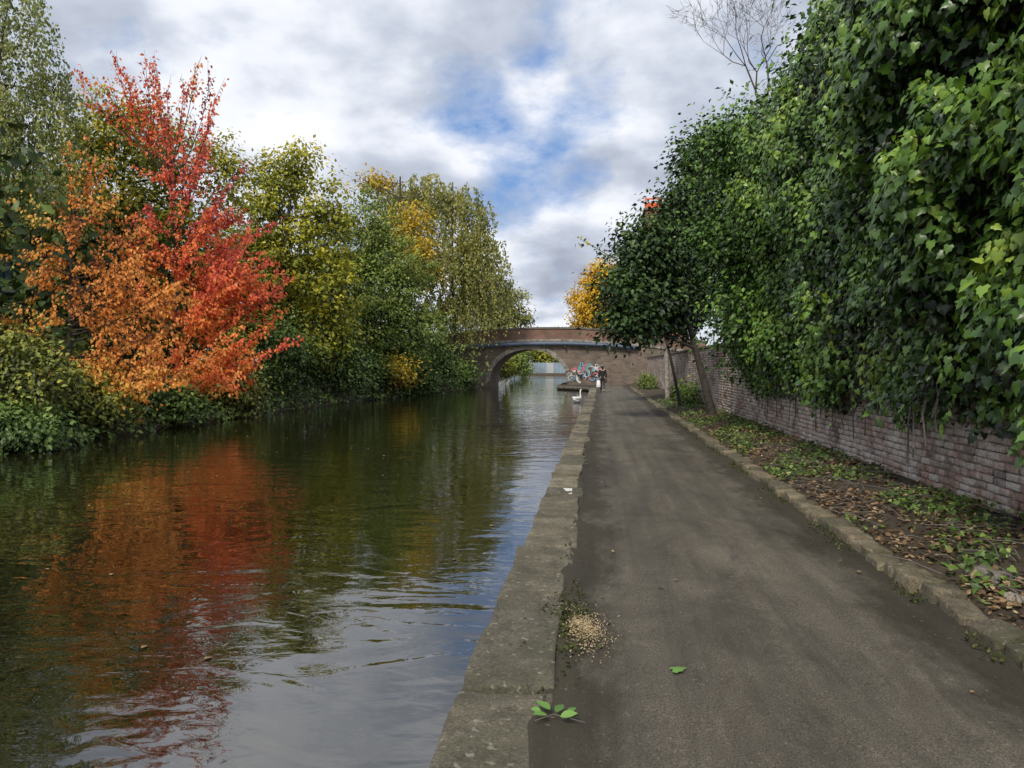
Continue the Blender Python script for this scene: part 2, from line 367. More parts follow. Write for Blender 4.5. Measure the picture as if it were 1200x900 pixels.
c = MB(); c.box((3.80, 3.3, 2.248), (4.32, 62.1, 2.33)); c.build('wall_coping', M['stonetrim'], wall)

# ------------------------------------------------------------------ foliage makers
def rand_unit(n): return nrm(rng.normal(size=(n, 3)))
def limb(mb, a, b, r0, r1, bow=.12, n=6, sides=5):
    a, b = Vector(a), Vector(b); d = b-a; L = d.length
    off = Vector((random.uniform(-1, 1), random.uniform(-1, 1), random.uniform(.1, 1)))*L*bow
    pts = []; rad = []
    for i in range(n):
        t = i/(n-1); pts.append(a+d*t+off*(4*t*(1-t))*.5); rad.append(r0+(r1-r0)*t)
    mb.tube(pts, rad, sides, False); return pts
def clump_crown(lobes, nsub, nleaf, subr, size, up=.6, flat=.65, jitter=.22, shoots=.12):
    Ps = []; Ns = []; Ds = []; Ts = []; subs = []
    vol = np.array([l[1].prod()**.67 for l in lobes]); vol = vol/vol.sum()
    for (c, R), f in zip(lobes, vol):
        k = max(3, int(nsub*f)); d = rand_unit(k); r = rng.random(k)**.42
        sh = rng.random(k) < shoots; r[sh] *= rng.uniform(1.05, 1.28, sh.sum())
        S = c+d*r[:, None]*R; subs.append((c, S))
        for s, dd, rr_ in zip(S, d, r):
            n = int(nleaf*rng.uniform(.6, 1.4)*(.5 if rr_ > 1.05 else 1)); sr = subr*rng.uniform(.6, 1.35)*(.7 if rr_ > 1.05 else 1)
            g = rng.normal(size=(n, 3))*np.array([sr, sr, sr*flat])
            Ps.append(s+g)
            Ns.append(dd*.55+np.array([0, 0, up])+nrm(g)*.5+rng.normal(size=(n, 3))*.4)
            Ds.append(nrm(g)*.7+np.array([0, 0, -.45])+rng.normal(size=(n, 3))*.4)
            t0 = .44+.22*(rr_-.75)+.12*dd[2]+rng.normal()*.13  # crown shading painted into the tint: inner and lower leaves darker, tops lighter
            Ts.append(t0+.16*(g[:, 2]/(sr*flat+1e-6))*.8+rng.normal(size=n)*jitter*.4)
    P = np.concatenate(Ps); return P, np.concatenate(Ds), np.concatenate(Ns), size*rng.uniform(.6, 1.3, len(P)), np.concatenate(Ts), subs
def lobed_tree(name, label, cat, base, lobes, mat, bark, nsub, nleaf, subr, size, trunk_r=.16, group=None, ivy=False, shoots=.12, twigs=True, flat=.65, zmin=None, top=None, tadd=0):
    base = Vector(base); root = empty(name, base, label, cat, group)
    P, D, Nn, S, T, subs = clump_crown(lobes, nsub, nleaf, subr, size, shoots=shoots, flat=flat)
    if zmin is not None:
        k = P[:, 2] > zmin; P, D, Nn, S, T = P[k], D[k], Nn[k], S[k], T[k]
    tb = MB()
    cen = sum((Vector(l[0]) for l in lobes), Vector())/len(lobes)
    hi = max(l[0][2] for l in lobes)
    tp = Vector(top) if top else Vector((cen.x*.8+base.x*.2, cen.y*.8+base.y*.2, hi))
    sp = limb(tb, base, tp, trunk_r, trunk_r*.3, .10, 9, 8)
    for c_, Ss in subs:
        a = min(sp[1:-1], key=lambda q: (Vector(c_)-q).length+max(0, q.z-c_[2]+.4)*2)
        limb(tb, a, c_, trunk_r*.42, trunk_r*.15, .1, 6, 5)
        if twigs:
            for s in Ss[::max(1, len(Ss)//18)]: limb(tb, c_, s, trunk_r*.13, trunk_r*.03, .12, 5, 4)
    tb.build('trunk', bark, root, True)
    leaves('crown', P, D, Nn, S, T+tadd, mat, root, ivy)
    return root
def hanging_tree(name, label, base, lobes, mat, bark, nstr, nl, ln, size, trunk_r=.15, group=None, tadd=0):
    base = Vector(base); root = empty(name, base, label, 'tree', group); tb = MB()
    hi = max(l[0][2]+l[1][2]*.3 for l in lobes); cen = sum((Vector(l[0]) for l in lobes), Vector())/len(lobes)
    sp = limb(tb, base, Vector((cen.x*.7+base.x*.3, cen.y*.7+base.y*.3, hi)), trunk_r, trunk_r*.15, .10, 10, 8)
    vol = np.array([l[1].prod()**.67 for l in lobes]); vol /= vol.sum(); Ps = []; Ts = []
    for (c_, R), f in zip(lobes, vol):
        a = min(sp[1:], key=lambda q: (Vector(c_)-q).length+max(0, q.z-c_[2])*2); limb(tb, a, c_, trunk_r*.4, trunk_r*.14, .12)
        k = int(nstr*f); d = rand_unit(k); d[:, 2] = np.abs(d[:, 2])*1.1-.25
        rr_ = rng.random(k)**.45; sh = rng.random(k) < .15; rr_[sh] *= rng.uniform(1.05, 1.35, sh.sum())
        st = c_+d*rr_[:, None]*R
        for i in range(k):
            if i % 6 == 0: limb(tb, c_, st[i], trunk_r*.1, trunk_r*.03, .15, 5, 4)
            L = ln*rng.uniform(.4, 1.3); t = np.sort(rng.random(nl))
            out = d[i]*np.array([1, 1, .3])*L*.35
            q = st[i]+out[None]*np.sqrt(t)[:, None]+np.array([0, 0, -1])*(L*t**1.5)[:, None]+rng.normal(size=(nl, 3))*.075*np.array([1, 1, .6])*(size/.1)**.5
            Ps.append(q); Ts.append(tadd+.45+.22*d[i][2]+rng.normal()*.18+rng.normal(size=nl)*.08)
    P = np.concatenate(Ps); n = len(P)
    tb.build('trunk', bark, root, True)
    leaves('crown', P, rng.normal(size=(n, 3))*.4+np.array([0, 0, -.85]), rng.normal(size=(n, 3))*.8+np.array([.1, -.4, .4]), size*rng.uniform(.6, 1.3, n), np.concatenate(Ts), mat, root)
    return root
def spray_tree(name, label, base, ells, mat, bark, nb, size, trunk_h, trunk_r=.13, rise=.9, group=None, tintf=None, zsplit=None):
    base = Vector(base); root = empty(name, base, label, 'tree', group); tb = MB()
    sp = limb(tb, base, base+Vector((random.uniform(-.3, .3), 0, trunk_h)), trunk_r, trunk_r*.16, .04, 12, 8)
    w_ = np.array([e[2] for e in ells]); w_ = w_/w_.sum(); Ps = []; Ts = []; Ds = []
    for i in range(nb):
        c_, R, _ = ells[rng.choice(len(ells), p=w_)]
        e = Vector(c_+rand_unit(1)[0]*R*rng.random()**.3)
        hd = math.hypot(e.x-base.x, e.y-base.y); upright = zsplit is not None and e.z > zsplit
        z0 = min(max(e.z-(hd*rise*random.uniform(.6, 1.2) if not upright else random.uniform(2.2, 4.5)), base.z+.5), base.z+trunk_h*.97)
        f = (z0-base.z)/trunk_h*11; k = min(10, int(f)); s = sp[k].lerp(sp[k+1], f-k)
        d = e-s; L = d.length; sag = Vector((0, 0, -.05*L)) if not upright else Vector((d.x, d.y, 0))*.18
        pts = [s+d*t+sag*(4*t*(1-t)) for t in [j/7 for j in range(8)]]
        br_ = min(trunk_r*.32, .012+.009*L)
        tb.tube(pts, [br_*(1-.85*j/7) for j in range(8)], 4, False)
        tb0 = rng.normal()*.14+.46; dn = .66 if upright else 1.0
        def run(a, dd, ln, n):
            n = max(3, int(n*dn))
            t = rng.random(n); q = np.array(a)+np.outer(t, np.array(dd)*ln)+rng.normal(size=(n, 3))*.045
            q[:, 2] -= .12*rng.random(n)
            Ps.append(q); Ts.append(tb0+rng.normal(size=n)*.13)
            Ds.append(np.array(dd)*.5+np.array([0, 0, -.85])+rng.normal(size=(n, 3))*.35)
        run(s+d*.25, d.normalized(), L*.8, int(18*L*.8)+6)
        for q in range(int(3+L*1.9)):
            t = random.uniform(.2, .97); a = s+d*t+sag*(4*t*(1-t))
            dd = (d.normalized()*1.0+Vector(rng.normal(size=3))*(.46 if not upright else .3)+Vector((0, 0, .16 if upright else .06))).normalized(); ln = random.uniform(.45, 1.45)*(1.25-.5*t)
            tb.tube([a, a+dd*ln*.5, a+dd*ln], [.010, .007, .003], 3, False)
            run(a, dd, ln, int(15*ln)+3)
    P = np.concatenate(Ps); n = len(P); T = np.concatenate(Ts)
    if tintf is not None: T = T+tintf(P)
    tb.build('trunk', bark, root, True)
    leaves('crown', P, np.concatenate(Ds), rng.normal(size=(n, 3))*.6+np.array([.3, -.55, .45]), size*rng.uniform(.65, 1.3, n), T, mat, root)
    return root

# ------------------------------------------------------------------ left bank trees
L_ = lobe
def ground_at(px, Y, z=.4):
    c, t = W(px, 429, Y); return (c.x, Y, z)
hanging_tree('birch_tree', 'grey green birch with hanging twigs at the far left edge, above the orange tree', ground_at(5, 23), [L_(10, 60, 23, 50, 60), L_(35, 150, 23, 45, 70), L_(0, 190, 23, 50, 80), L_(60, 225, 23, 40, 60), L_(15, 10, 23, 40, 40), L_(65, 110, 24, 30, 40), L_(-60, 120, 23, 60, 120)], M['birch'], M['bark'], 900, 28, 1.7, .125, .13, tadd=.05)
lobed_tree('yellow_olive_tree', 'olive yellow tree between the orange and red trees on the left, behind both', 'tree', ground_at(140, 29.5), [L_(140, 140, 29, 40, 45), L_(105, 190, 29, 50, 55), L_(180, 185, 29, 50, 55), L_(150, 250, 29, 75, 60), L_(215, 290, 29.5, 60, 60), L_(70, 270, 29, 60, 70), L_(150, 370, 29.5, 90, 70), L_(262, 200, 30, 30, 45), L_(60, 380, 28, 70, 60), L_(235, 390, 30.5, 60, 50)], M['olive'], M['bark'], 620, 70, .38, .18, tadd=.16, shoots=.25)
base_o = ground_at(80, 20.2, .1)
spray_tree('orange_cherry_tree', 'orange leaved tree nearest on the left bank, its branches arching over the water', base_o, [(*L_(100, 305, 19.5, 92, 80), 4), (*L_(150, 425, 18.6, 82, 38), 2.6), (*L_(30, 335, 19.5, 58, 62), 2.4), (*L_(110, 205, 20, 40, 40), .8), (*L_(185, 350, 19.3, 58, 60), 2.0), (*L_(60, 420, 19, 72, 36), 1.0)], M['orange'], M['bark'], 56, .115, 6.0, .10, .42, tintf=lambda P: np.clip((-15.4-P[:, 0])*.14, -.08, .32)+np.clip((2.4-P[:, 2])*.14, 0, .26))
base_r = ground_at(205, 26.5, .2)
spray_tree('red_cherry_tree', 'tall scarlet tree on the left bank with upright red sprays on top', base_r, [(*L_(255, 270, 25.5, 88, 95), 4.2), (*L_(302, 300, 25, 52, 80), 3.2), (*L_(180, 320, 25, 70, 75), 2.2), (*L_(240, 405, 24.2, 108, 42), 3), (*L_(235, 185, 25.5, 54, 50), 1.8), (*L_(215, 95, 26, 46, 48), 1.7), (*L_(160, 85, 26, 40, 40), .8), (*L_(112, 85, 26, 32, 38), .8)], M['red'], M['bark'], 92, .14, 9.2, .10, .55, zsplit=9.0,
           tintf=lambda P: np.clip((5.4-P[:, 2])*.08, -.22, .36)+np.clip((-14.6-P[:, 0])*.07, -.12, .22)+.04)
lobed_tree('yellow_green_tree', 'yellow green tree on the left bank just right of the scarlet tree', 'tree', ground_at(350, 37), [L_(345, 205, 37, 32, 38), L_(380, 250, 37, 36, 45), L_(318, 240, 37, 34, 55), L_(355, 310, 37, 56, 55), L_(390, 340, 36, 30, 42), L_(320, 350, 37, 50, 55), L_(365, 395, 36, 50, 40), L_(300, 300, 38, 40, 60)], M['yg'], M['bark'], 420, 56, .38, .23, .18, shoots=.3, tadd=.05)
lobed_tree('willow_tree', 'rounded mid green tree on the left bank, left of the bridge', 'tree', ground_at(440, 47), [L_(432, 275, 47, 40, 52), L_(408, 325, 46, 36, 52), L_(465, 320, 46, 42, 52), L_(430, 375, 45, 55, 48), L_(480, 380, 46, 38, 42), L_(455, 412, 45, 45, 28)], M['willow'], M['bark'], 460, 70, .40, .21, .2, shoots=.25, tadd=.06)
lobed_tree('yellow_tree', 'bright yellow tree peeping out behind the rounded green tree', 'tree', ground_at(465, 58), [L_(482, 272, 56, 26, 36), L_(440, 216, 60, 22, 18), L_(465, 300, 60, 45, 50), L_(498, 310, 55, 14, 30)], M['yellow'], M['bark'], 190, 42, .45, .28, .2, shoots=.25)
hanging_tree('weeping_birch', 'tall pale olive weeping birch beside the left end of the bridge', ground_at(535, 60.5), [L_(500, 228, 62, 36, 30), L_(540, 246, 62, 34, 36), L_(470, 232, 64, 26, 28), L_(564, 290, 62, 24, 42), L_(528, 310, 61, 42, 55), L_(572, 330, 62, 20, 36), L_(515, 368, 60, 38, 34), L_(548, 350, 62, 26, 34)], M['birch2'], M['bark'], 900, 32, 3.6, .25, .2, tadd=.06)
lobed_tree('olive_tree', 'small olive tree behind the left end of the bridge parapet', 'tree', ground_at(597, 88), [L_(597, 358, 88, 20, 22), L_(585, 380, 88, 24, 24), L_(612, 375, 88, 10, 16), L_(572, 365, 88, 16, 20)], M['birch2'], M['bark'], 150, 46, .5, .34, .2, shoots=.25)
SH = [(15, 440, 16.5, 75, 60, 'shrub2', 'olive bramble bush at the left edge of the photo below the orange tree'),
      (15, 500, 15.2, 60, 24, 'shrub', 'low dark bush at the water line at the far left'),
      (105, 470, 18.4, 46, 34, 'shrub2', 'yellowing bush under the orange tree by the water'),
      (190, 472, 22, 50, 28, 'shrub', 'dark green bush at the water under the scarlet tree'),
      (265, 455, 26.4, 42, 32, 'shrub2', 'olive bush at the water right of the scarlet tree trunk'),
      (330, 420, 31.5, 40, 58, 'shrub', 'tall green bush on the bank below the yellow green tree'),
      (395, 425, 37, 36, 46, 'shrub', 'round green bush at the water left of the small amber bush'),
      (432, 438, 42, 24, 28, 'shrub', 'low green bush at the foot of the rounded green tree'),
      (460, 436, 43, 20, 13, 'yellow', 'small amber bush at the water in front of the green trees'),
      (484, 437, 48, 28, 26, 'shrub', 'green bush at the water right of the small amber bush'),
      (508, 424, 54, 26, 34, 'shrub', 'green bush below the weeping birch'),
      (534, 440, 60, 13, 15, 'shrub', 'small dark bush against the left abutment of the bridge')]
for px, py, Y, rx, ry, mt, lb in SH:
    g = ground_at(px, Y+1, 0.05)
    ch = random.uniform(-.2, .2)
    lobed_tree('shrub', lb, 'bush', g, [L_(px, py, Y, rx*.7, ry*.8), L_(px-rx*.5, py+ry*(.25+ch), Y, rx*.5, ry*.6), L_(px+rx*.5, py+ry*(.2-ch), Y, rx*.5, ry*.62), L_(px+rx*ch, py-ry*.45, Y+.5, rx*.5, ry*.6)], M[mt], M['bark'], 90 if mt != 'yellow' else 40, 60, .0085*Y+.12, .085+.0026*Y, .05, 'bushes along the left bank', zmin=-.28, twigs=False, shoots=.3, tadd=random.uniform(-.08, .06)-(.12 if mt == 'yellow' else 0))
n = 15000; yy = rng.uniform(8, 60, n); P = np.stack([-17-rng.random(n)**1.3*5, yy, rng.random(n)**1.05*7.2*(1+.2*np.sin(yy*.7))+.2], 1)
tag(leaves('woodland_undergrowth', P, rng.normal(size=(n, 3))+np.array([0, 0, -.5]), rng.normal(size=(n, 3))*.6+np.array([.5, -.3, .6]), rng.uniform(.28, .52, n), .25+rng.normal(size=n)*.2, M['shrub']), 'dark undergrowth filling the ground behind the left bank trees', 'undergrowth', kind='stuff')
n = 8000; yy = rng.uniform(9, 61, n); lx = np.array([Lx(v)+.6*noise.noise((1, v*.6, 0)) for v in yy]); u = rng.random(n)
P = np.stack([lx-.9+u*1.5*(yy < 50)+u*.9*(yy >= 50), yy, .35-u*.65+rng.random(n)*.3], 1)
pt_ = np.array([noise.noise((0, v*.5, 7)) for v in yy])
tag(leaves('bank_creepers', P, rng.normal(size=(n, 3))*.6+np.array([.5, 0, -.6]), rng.normal(size=(n, 3))*.5+np.array([.6, -.2, .7]), rng.uniform(.07, .19, n), .38+.25*pt_+rng.normal(size=n)*.22, M['shrub']), 'creepers and grass hanging over the left bank at the water line', 'creepers', kind='stuff')

# ------------------------------------------------------------------ right side: ivy hedge
def fx(Y, Z):
    b_ = math.exp(-((Z-4.8)/2.6)**2)
    return 3.66-.50*b_+.58*noise.noise((Y*.42, Z*.42, 5))+.38*noise.noise((Y*.9, Z*.9, 2))+.12*noise.noise((Y*2.6, Z*2.6, 8))
HY1 = 19.2
def top(Y): return float(np.interp(Y, [4, 11, 13, 15, 18, 20], [8.6, 7.9, 6.9, 5.8, 4.9, 4.2]))+.5*noise.noise((Y*.8, 0, 0))
hd = empty('ivy_hedge', (3.9, 10, .8), 'tall wall of glossy ivy hanging over the brick wall at the right', 'hedge')
P = []; Nn = []; T = []; S = []
def zb_(Y): return 1.03+.2*noise.noise((Y*1.7, 0, 4))
def szf(Y): return 1.22 if Y < 8.5 else 1.0
for i in range(32000):
    Y = 4.2+random.random()**1.1*(HY1-4.2); zb = zb_(Y)-.1*random.random(); tz = top(Y)
    Z = zb+(tz-zb)*random.random(); f0 = fx(Y, Z); dpt = random.expovariate(1/.16)
    lowb = max(0, 1-(Z-zb)/.5); x = f0+dpt+.02+lowb*.12
    P.append((x, Y, Z)); Nn.append((-1+random.gauss(0, .4), -.3+random.gauss(0, .45), .6+random.gauss(0, .4)))
    T.append(.30+.22*noise.noise((Y*.6, Z*.6, 11))-dpt*.5+random.gauss(0, .12)); S.append(random.uniform(.05, .11)*szf(Y))  # leaves deeper in the hedge get a darker tint as painted shade
for i in range(800):
    Y = 4.3+random.random()**1.15*(HY1-4.5); zb = zb_(Y)+.1; tz = top(Y); Z = zb+(tz-zb)*random.random()
    R = random.uniform(.14, .50); cx = fx(Y, Z)+.14-random.random()*.36+(.1 if Z < 1.6 else 0)
    t0 = random.gauss(.46, .13)+(.08 if (Z > 3.8 and Y > 7.5) else 0)+.18*noise.noise((Y*.4, Z*.4, 21))
    for k in range(int(20+180*R)):
        d = Vector((random.gauss(-.4, .7), random.gauss(-.1, .8), random.gauss(.15, .7))); d.normalize()
        rr_ = R*random.uniform(.55, 1.08); q = Vector((cx, Y, Z))+Vector((d.x*rr_*.8, d.y*rr_, d.z*rr_*1.1-.25*R*random.random()))
        if q.z < zb-.25: continue
        P.append(tuple(q)); Nn.append((d.x-.35+random.gauss(0, .35), d.y+random.gauss(0, .35)-.2, d.z+.55+random.gauss(0, .35)))
        T.append(t0+.24*d.z-.12*(d.x > .2)+random.gauss(0, .12)); S.append(random.uniform(.045, .105)*szf(Y))  # light painted into the tint: clump tops bright, undersides and backs dark
for i in range(120):
    Y = 4.6+random.random()*14; Z = random.uniform(1.3, top(Y)-.3); x = fx(Y, Z)-.08; L = random.uniform(.3, .9); y_ = Y
    for k in range(int(L*22)):
        t = k/(L*22); y_ += random.gauss(0, .012)
        P.append((x-.12*math.sin(t*2)+random.gauss(0, .02), y_+random.gauss(0, .03), max(.75, Z-L*t))); Nn.append((-1, random.gauss(0, .4), .4)); T.append(random.gauss(.55, .12)); S.append(random.uniform(.045, .09)*(1.1-.4*t))
P = np.array(P); n = len(P); Nn = np.array(Nn)
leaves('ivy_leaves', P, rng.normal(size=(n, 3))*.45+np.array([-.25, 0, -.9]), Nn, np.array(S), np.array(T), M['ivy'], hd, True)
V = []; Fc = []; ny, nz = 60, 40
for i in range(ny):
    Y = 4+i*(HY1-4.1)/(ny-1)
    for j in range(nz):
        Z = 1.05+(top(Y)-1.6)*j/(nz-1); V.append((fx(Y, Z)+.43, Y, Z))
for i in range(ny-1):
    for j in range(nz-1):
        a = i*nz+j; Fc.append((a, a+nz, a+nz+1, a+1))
me = bpy.data.meshes.new('dark_backing'); me.from_pydata(V, [], Fc); me.update(); link('dark_backing', me, M['void'], hd, True)  # added sheet closing gaps behind the leaves; its near-black colour stands for inner shade
for i in range(40):
    st = MB()
    Y = random.uniform(5, 18); z0 = random.uniform(.45, 1.2); pts = []
    y_ = Y; h_ = random.uniform(1.0, 3.5)
    for k in range(8):
        z = z0+h_*k/7; y_ += random.uniform(-.12, .12); pts.append((min(3.82, fx(y_, max(z, 1.2))+.02), y_, z))
    st.tube(pts, [.011*(1-.6*k/7) for k in range(8)], 5, False); st.build('stem', M['twig'], hd, True)
lobed_tree('ivy_clad_tree', 'broad bright green ivy covered tree rising behind the wall, right of the leaning dark tree', 'tree', (4.6, 16, .2), [L_(897, 165, 16, 50, 46), L_(852, 180, 16.5, 28, 44), L_(955, 112, 14.5, 38, 54), L_(935, 245, 15.5, 60, 60), L_(862, 275, 17, 40, 58), L_(900, 350, 16.5, 55, 62), L_(875, 390, 18, 26, 42), L_(1000, 55, 13, 34, 48)], M['ivytree'], M['bark'], 350, 105, .34, .11, .2, shoots=.3, tadd=.03)
lobed_tree('leaning_tree', 'dark evergreen tree leaning from the wall out over the path', 'tree', (3.35, 22.6, .1), [L_(756, 292, 22.5, 36, 38), L_(800, 250, 23, 28, 40), L_(738, 345, 22, 29, 40), L_(738, 380, 22, 27, 26), L_(795, 315, 23, 42, 50), L_(775, 362, 23, 45, 34), L_(818, 255, 23.5, 26, 50), L_(815, 345, 23.5, 25, 35), L_(820, 190, 24, 20, 42)], M['dark'], M['bark'], 440, 62, .32, .155, .13, shoots=.2, top=(2.0, 22.6, 5.4), tadd=.02)
lobed_tree('pale_trunk_tree', 'dark leafy tree with a thin pale trunk behind the leaning tree', 'tree', (2.95, 33, .1), [L_(772, 315, 33, 34, 40), L_(800, 285, 34, 34, 40), L_(765, 362, 33, 36, 34), L_(800, 355, 34, 40, 40), L_(735, 345, 33, 16, 28)], M['dark'], M['pale_bark'], 200, 50, .4, .24, .12)
tr = empty('leafy_sapling', (2.9, 27.5, .15), 'slender tree whose thin leafy branch pokes out left of the dark trees', 'tree')
mb = MB(); a, _ = W(760, 330, 27.5); e, _ = W(680, 280, 27.5); limb(mb, (2.9, 27.5, .15), a, .06, .04, .05); pts = limb(mb, a, e, .03, .006, .12, 10)
Pp = []
for q in pts[4:]:
    for k in range(6): Pp.append(np.array(q)+rng.normal(size=3)*np.array([.22, .2, .08]))
Pp = np.array(Pp); n = len(Pp)
mb.build('trunk', M['bark'], tr); leaves('crown', Pp, rng.normal(size=(n, 3))+np.array([0, 0, -.6]), rng.normal(size=(n, 3))+np.array([0, 0, .8]), rng.uniform(.12, .2, n), rng.random(n), M['yg'], tr)
tip, _ = W(890, 42, 32)
bt = empty('bare_tree', (tip.x+.2, 32, .3), 'bare grey twiggy tree top showing above the hedge against the sky', 'tree')
mb = MB(); tz_ = tip.z
def grow(mb, p, d, L, r, lev):
    q = p+d*L; mb.tube([p, p+d*L*.5+Vector(rng.normal(size=3))*L*.06, q], [r, r*.85, r*.65], 5 if lev < 2 else 3, False)
    if lev >= 6: return
    for k in range(3 if lev in (0, 1, 2, 3, 4) else 2):
        nd = (d+Vector(rng.normal(size=3))*(.48 if lev > 0 else .4)+Vector((0, 0, .10))).normalized(); grow(mb, q, nd, L*random.uniform(.62, .82) if lev else random.uniform(1.3, 2.0), max(.007, r*.50), lev+1)
grow(mb, Vector((tip.x+.2, 32, .3)), Vector((0, 0, 1)), tz_-3.4, .10, 0)
mb.build('branches', M['twig'], bt)
lobed_tree('far_amber_tree', 'round amber tree behind the right end of the bridge', 'tree', ground_at(698, 95), [L_(701, 338, 95, 24, 32), L_(685, 360, 95, 20, 26), L_(717, 332, 95, 16, 24), L_(703, 375, 95, 34, 25)], M['amber'], M['bark'], 230, 60, .5, .36, .25)
for X, Y, hgt, mt, lb in [(3.2, 50, 1.0, 'willow', 'light green shrub at the wall beside the path near the bridge'), (3.45, 30, .75, 'shrub', 'low green shrub at the wall between the pale and dark trunks')]:
    lobed_tree('shrub', lb, 'bush', (X, Y, .1), [(np.array([X, Y+dy, .12+hgt*hh]), np.array([.42, .9, hgt*.6])) for dy, hh in ((-1.3, .25), (0, .5), (1.2, .35), (2.4, .2))], M[mt], M['bark'], 60, 44, .2, .13, .03, zmin=.05, twigs=False, shoots=.3, tadd=-.06)

# ------------------------------------------------------------------ verge litter
def verge_pts(n, y0, y1, x0=2.44, x1=3.85, pw=1.0):
    y = y0+rng.random(n)**pw*(y1-y0); x = rng.uniform(x0, x1, n)
    z = np.array([bankz(a) for a in x])+.03*np.array([noise.noise((a*.8, b_*.8, 3)) for a, b_ in zip(x, y)])
    return np.stack([x, y, z], 1)
P = verge_pts(16000, 4.0, 34, pw=1.2)
k = np.array([noise.noise((a[0]*1.3, a[1]*.7, 9))*1.3+.18*(a[1] > 7.0)-.16*(a[1] < 6) > rng.random()*.7-.12 for a in P]); P = P[k]; n = len(P)
P[:, 2] += .012+rng.random(n)**2*.08
tag(leaves('ground_ivy', P, rng.normal(size=(n, 3))*np.array([1, 1, .4]), rng.normal(size=(n, 3))*.5+np.array([-.1, -.2, .8]), rng.uniform(.022, .07, n), .42+rng.normal(size=n)*.25, M['cover'], None, True), 'green ivy and weeds spread over the verge below the wall', 'ground cover', kind='stuff')
P = verge_pts(13000, 3.4, 26, pw=1.5); k = np.array([noise.noise((a[0]*1.7, a[1]*1.1, 19))+.36 > rng.random()*.6 for a in P]); P = P[k]; n = len(P); P[:, 2] += .006+rng.random(n)*.03
tag(leaves('leaf_litter', P, rng.normal(size=(n, 3))*np.array([1, 1, .2]), rng.normal(size=(n, 3))*.45+np.array([0, 0, 1]), rng.uniform(.025, .075, n), .43+rng.normal(size=n)*.28, M['litter'], None, 'ov'), 'brown fallen leaves covering the soil of the verge', 'leaf litter', kind='stuff')
tw = MB()
for i in range(170):
    q = verge_pts(1, 3.6, 14)[0]; a = random.uniform(0, 6.28); L = random.uniform(.15, .8); d = Vector((math.cos(a)*.6, math.sin(a), .05))
    q = Vector(q)+Vector((0, 0, .035)); tw.tube([q, q+d*L*.5+Vector((.02, .01, .02)), q+d*L], [.006, .005, .003], 4, False)
tag(tw.build('fallen_twigs', M['twig']), 'thin dry twigs lying among the leaves of the verge', 'twigs', kind='stuff')
for px, py, s, lb in [(1163, 668, .16, 'pale stone lying in the leaf litter near the right edge'), (1190, 690, .10, 'small pale rubble stone lying at the right edge just nearer than the larger one')]:
    d = ray(px, py); t = (bankz(3.2)+.03-CAMZ)/d.z; q = Vector((d.x*t, d.y*t, bankz(d.x*t)+.03))
    tag(link('loose_stone', stone_mesh('loose_stone', q, (s, s*1.3, s*.6), .03, .03, 9, .5), M['palestone'], smooth=True), lb, 'stone')
n = 3600; yy = 2.2+rng.random(n)**1.4*20; side = rng.random(n) < .75
x = np.where(side, 2.14+rng.normal(size=n)*.05, -.27+rng.normal(size=n)*.035)
ok = np.array([noise.noise((0.0 if s else 5.0, b_*.9, 1)) > (-.05 if s else .12) for s, b_ in zip(side, yy)]); x, yy = x[ok], yy[ok]; n = len(x)
tag(leaves('edge_moss', np.stack([x, yy, np.full(n, .016)], 1), rng.normal(size=(n, 3))*np.array([.5, .5, .1])+np.array([0, 0, .5]), rng.normal(size=(n, 3)), rng.uniform(.012, .036, n), rng.random(n), M['moss']), 'moss and short grass growing along both edges of the path', 'moss', kind='stuff')
n = 2600; g = rng.normal(size=(n, 2))*np.array([.07, .16])*(.4+1.0*rng.random((n, 1))); P = np.stack([-.10+g[:, 0]-.12*g[:, 1], 4.45+g[:, 1], .022+.016*np.exp(-(g[:, 0]/.08)**2-(g[:, 1]/.17)**2)+rng.random(n)*.006], 1)
tag(leaves('spilled_grain', P, rng.normal(size=(n, 3))*np.array([1, 1, .4]), rng.normal(size=(n, 3))*.4+np.array([0, 0, 1]), rng.uniform(.006, .015, n), rng.random(n), M['grain']), 'pale heap of spilled grain on the path beside the coping', 'grain', kind='stuff')
n = 620; g = rng.normal(size=(n, 2))*np.array([.09, .34]); P = np.stack([-.20+g[:, 0], 4.55+g[:, 1], np.full(n, .028)], 1)
tag(leaves('weeds', P, rng.normal(size=(n, 3))*np.array([1, 1, .3])+np.array([0, 0, .3]), rng.normal(size=(n, 3))+np.array([0, 0, .6]), rng.uniform(.012, .036, n), rng.random(n)*.8, M['moss']), 'tiny green weeds around the spilled grain', 'weeds', kind='stuff')
def one_leaf(name, label, x, y, s, mat, ang, cat='leaf', group=None, z=.03, t=.5, ivy='ov'):
    o = leaves(name, np.array([(x, y, z)]), np.array([(math.cos(ang), math.sin(ang), .08)]), np.array([(random.uniform(-.3, .3), random.uniform(-.3, .3), 1)]), [s], [t], mat, None, ivy)
    return tag(o, label, cat, group)
sg = empty('leafy_sprig', (-.2, 3.3, .02), 'sprig of fresh green leaves lying on the coping joint in the foreground', 'sprig')
for k, (lx, ly, a, s) in enumerate([(-.22, 3.32, 2.5, .085), (-.19, 3.30, 1.2, .075), (-.17, 3.26, .2, .08), (-.23, 3.27, 3.6, .07), (-.14, 3.30, .8, .055), (-.26, 3.30, 2.9, .05)]):
    leaves('leaf', np.array([(lx, ly, .045)]), np.array([(math.cos(a), math.sin(a), random.uniform(.1, .5))]), np.array([(random.uniform(-.5, .5), random.uniform(-.6, .1), 1)]), [s], [random.uniform(.1, .9)], M['greenleaf'], sg, 'ov')
mb = MB(); mb.tube([(-.28, 3.22, .04), (-.2, 3.28, .045), (-.06, 3.24, .035)], [.003, .003, .0015], 5); mb.build('stem', M['twig'], sg)
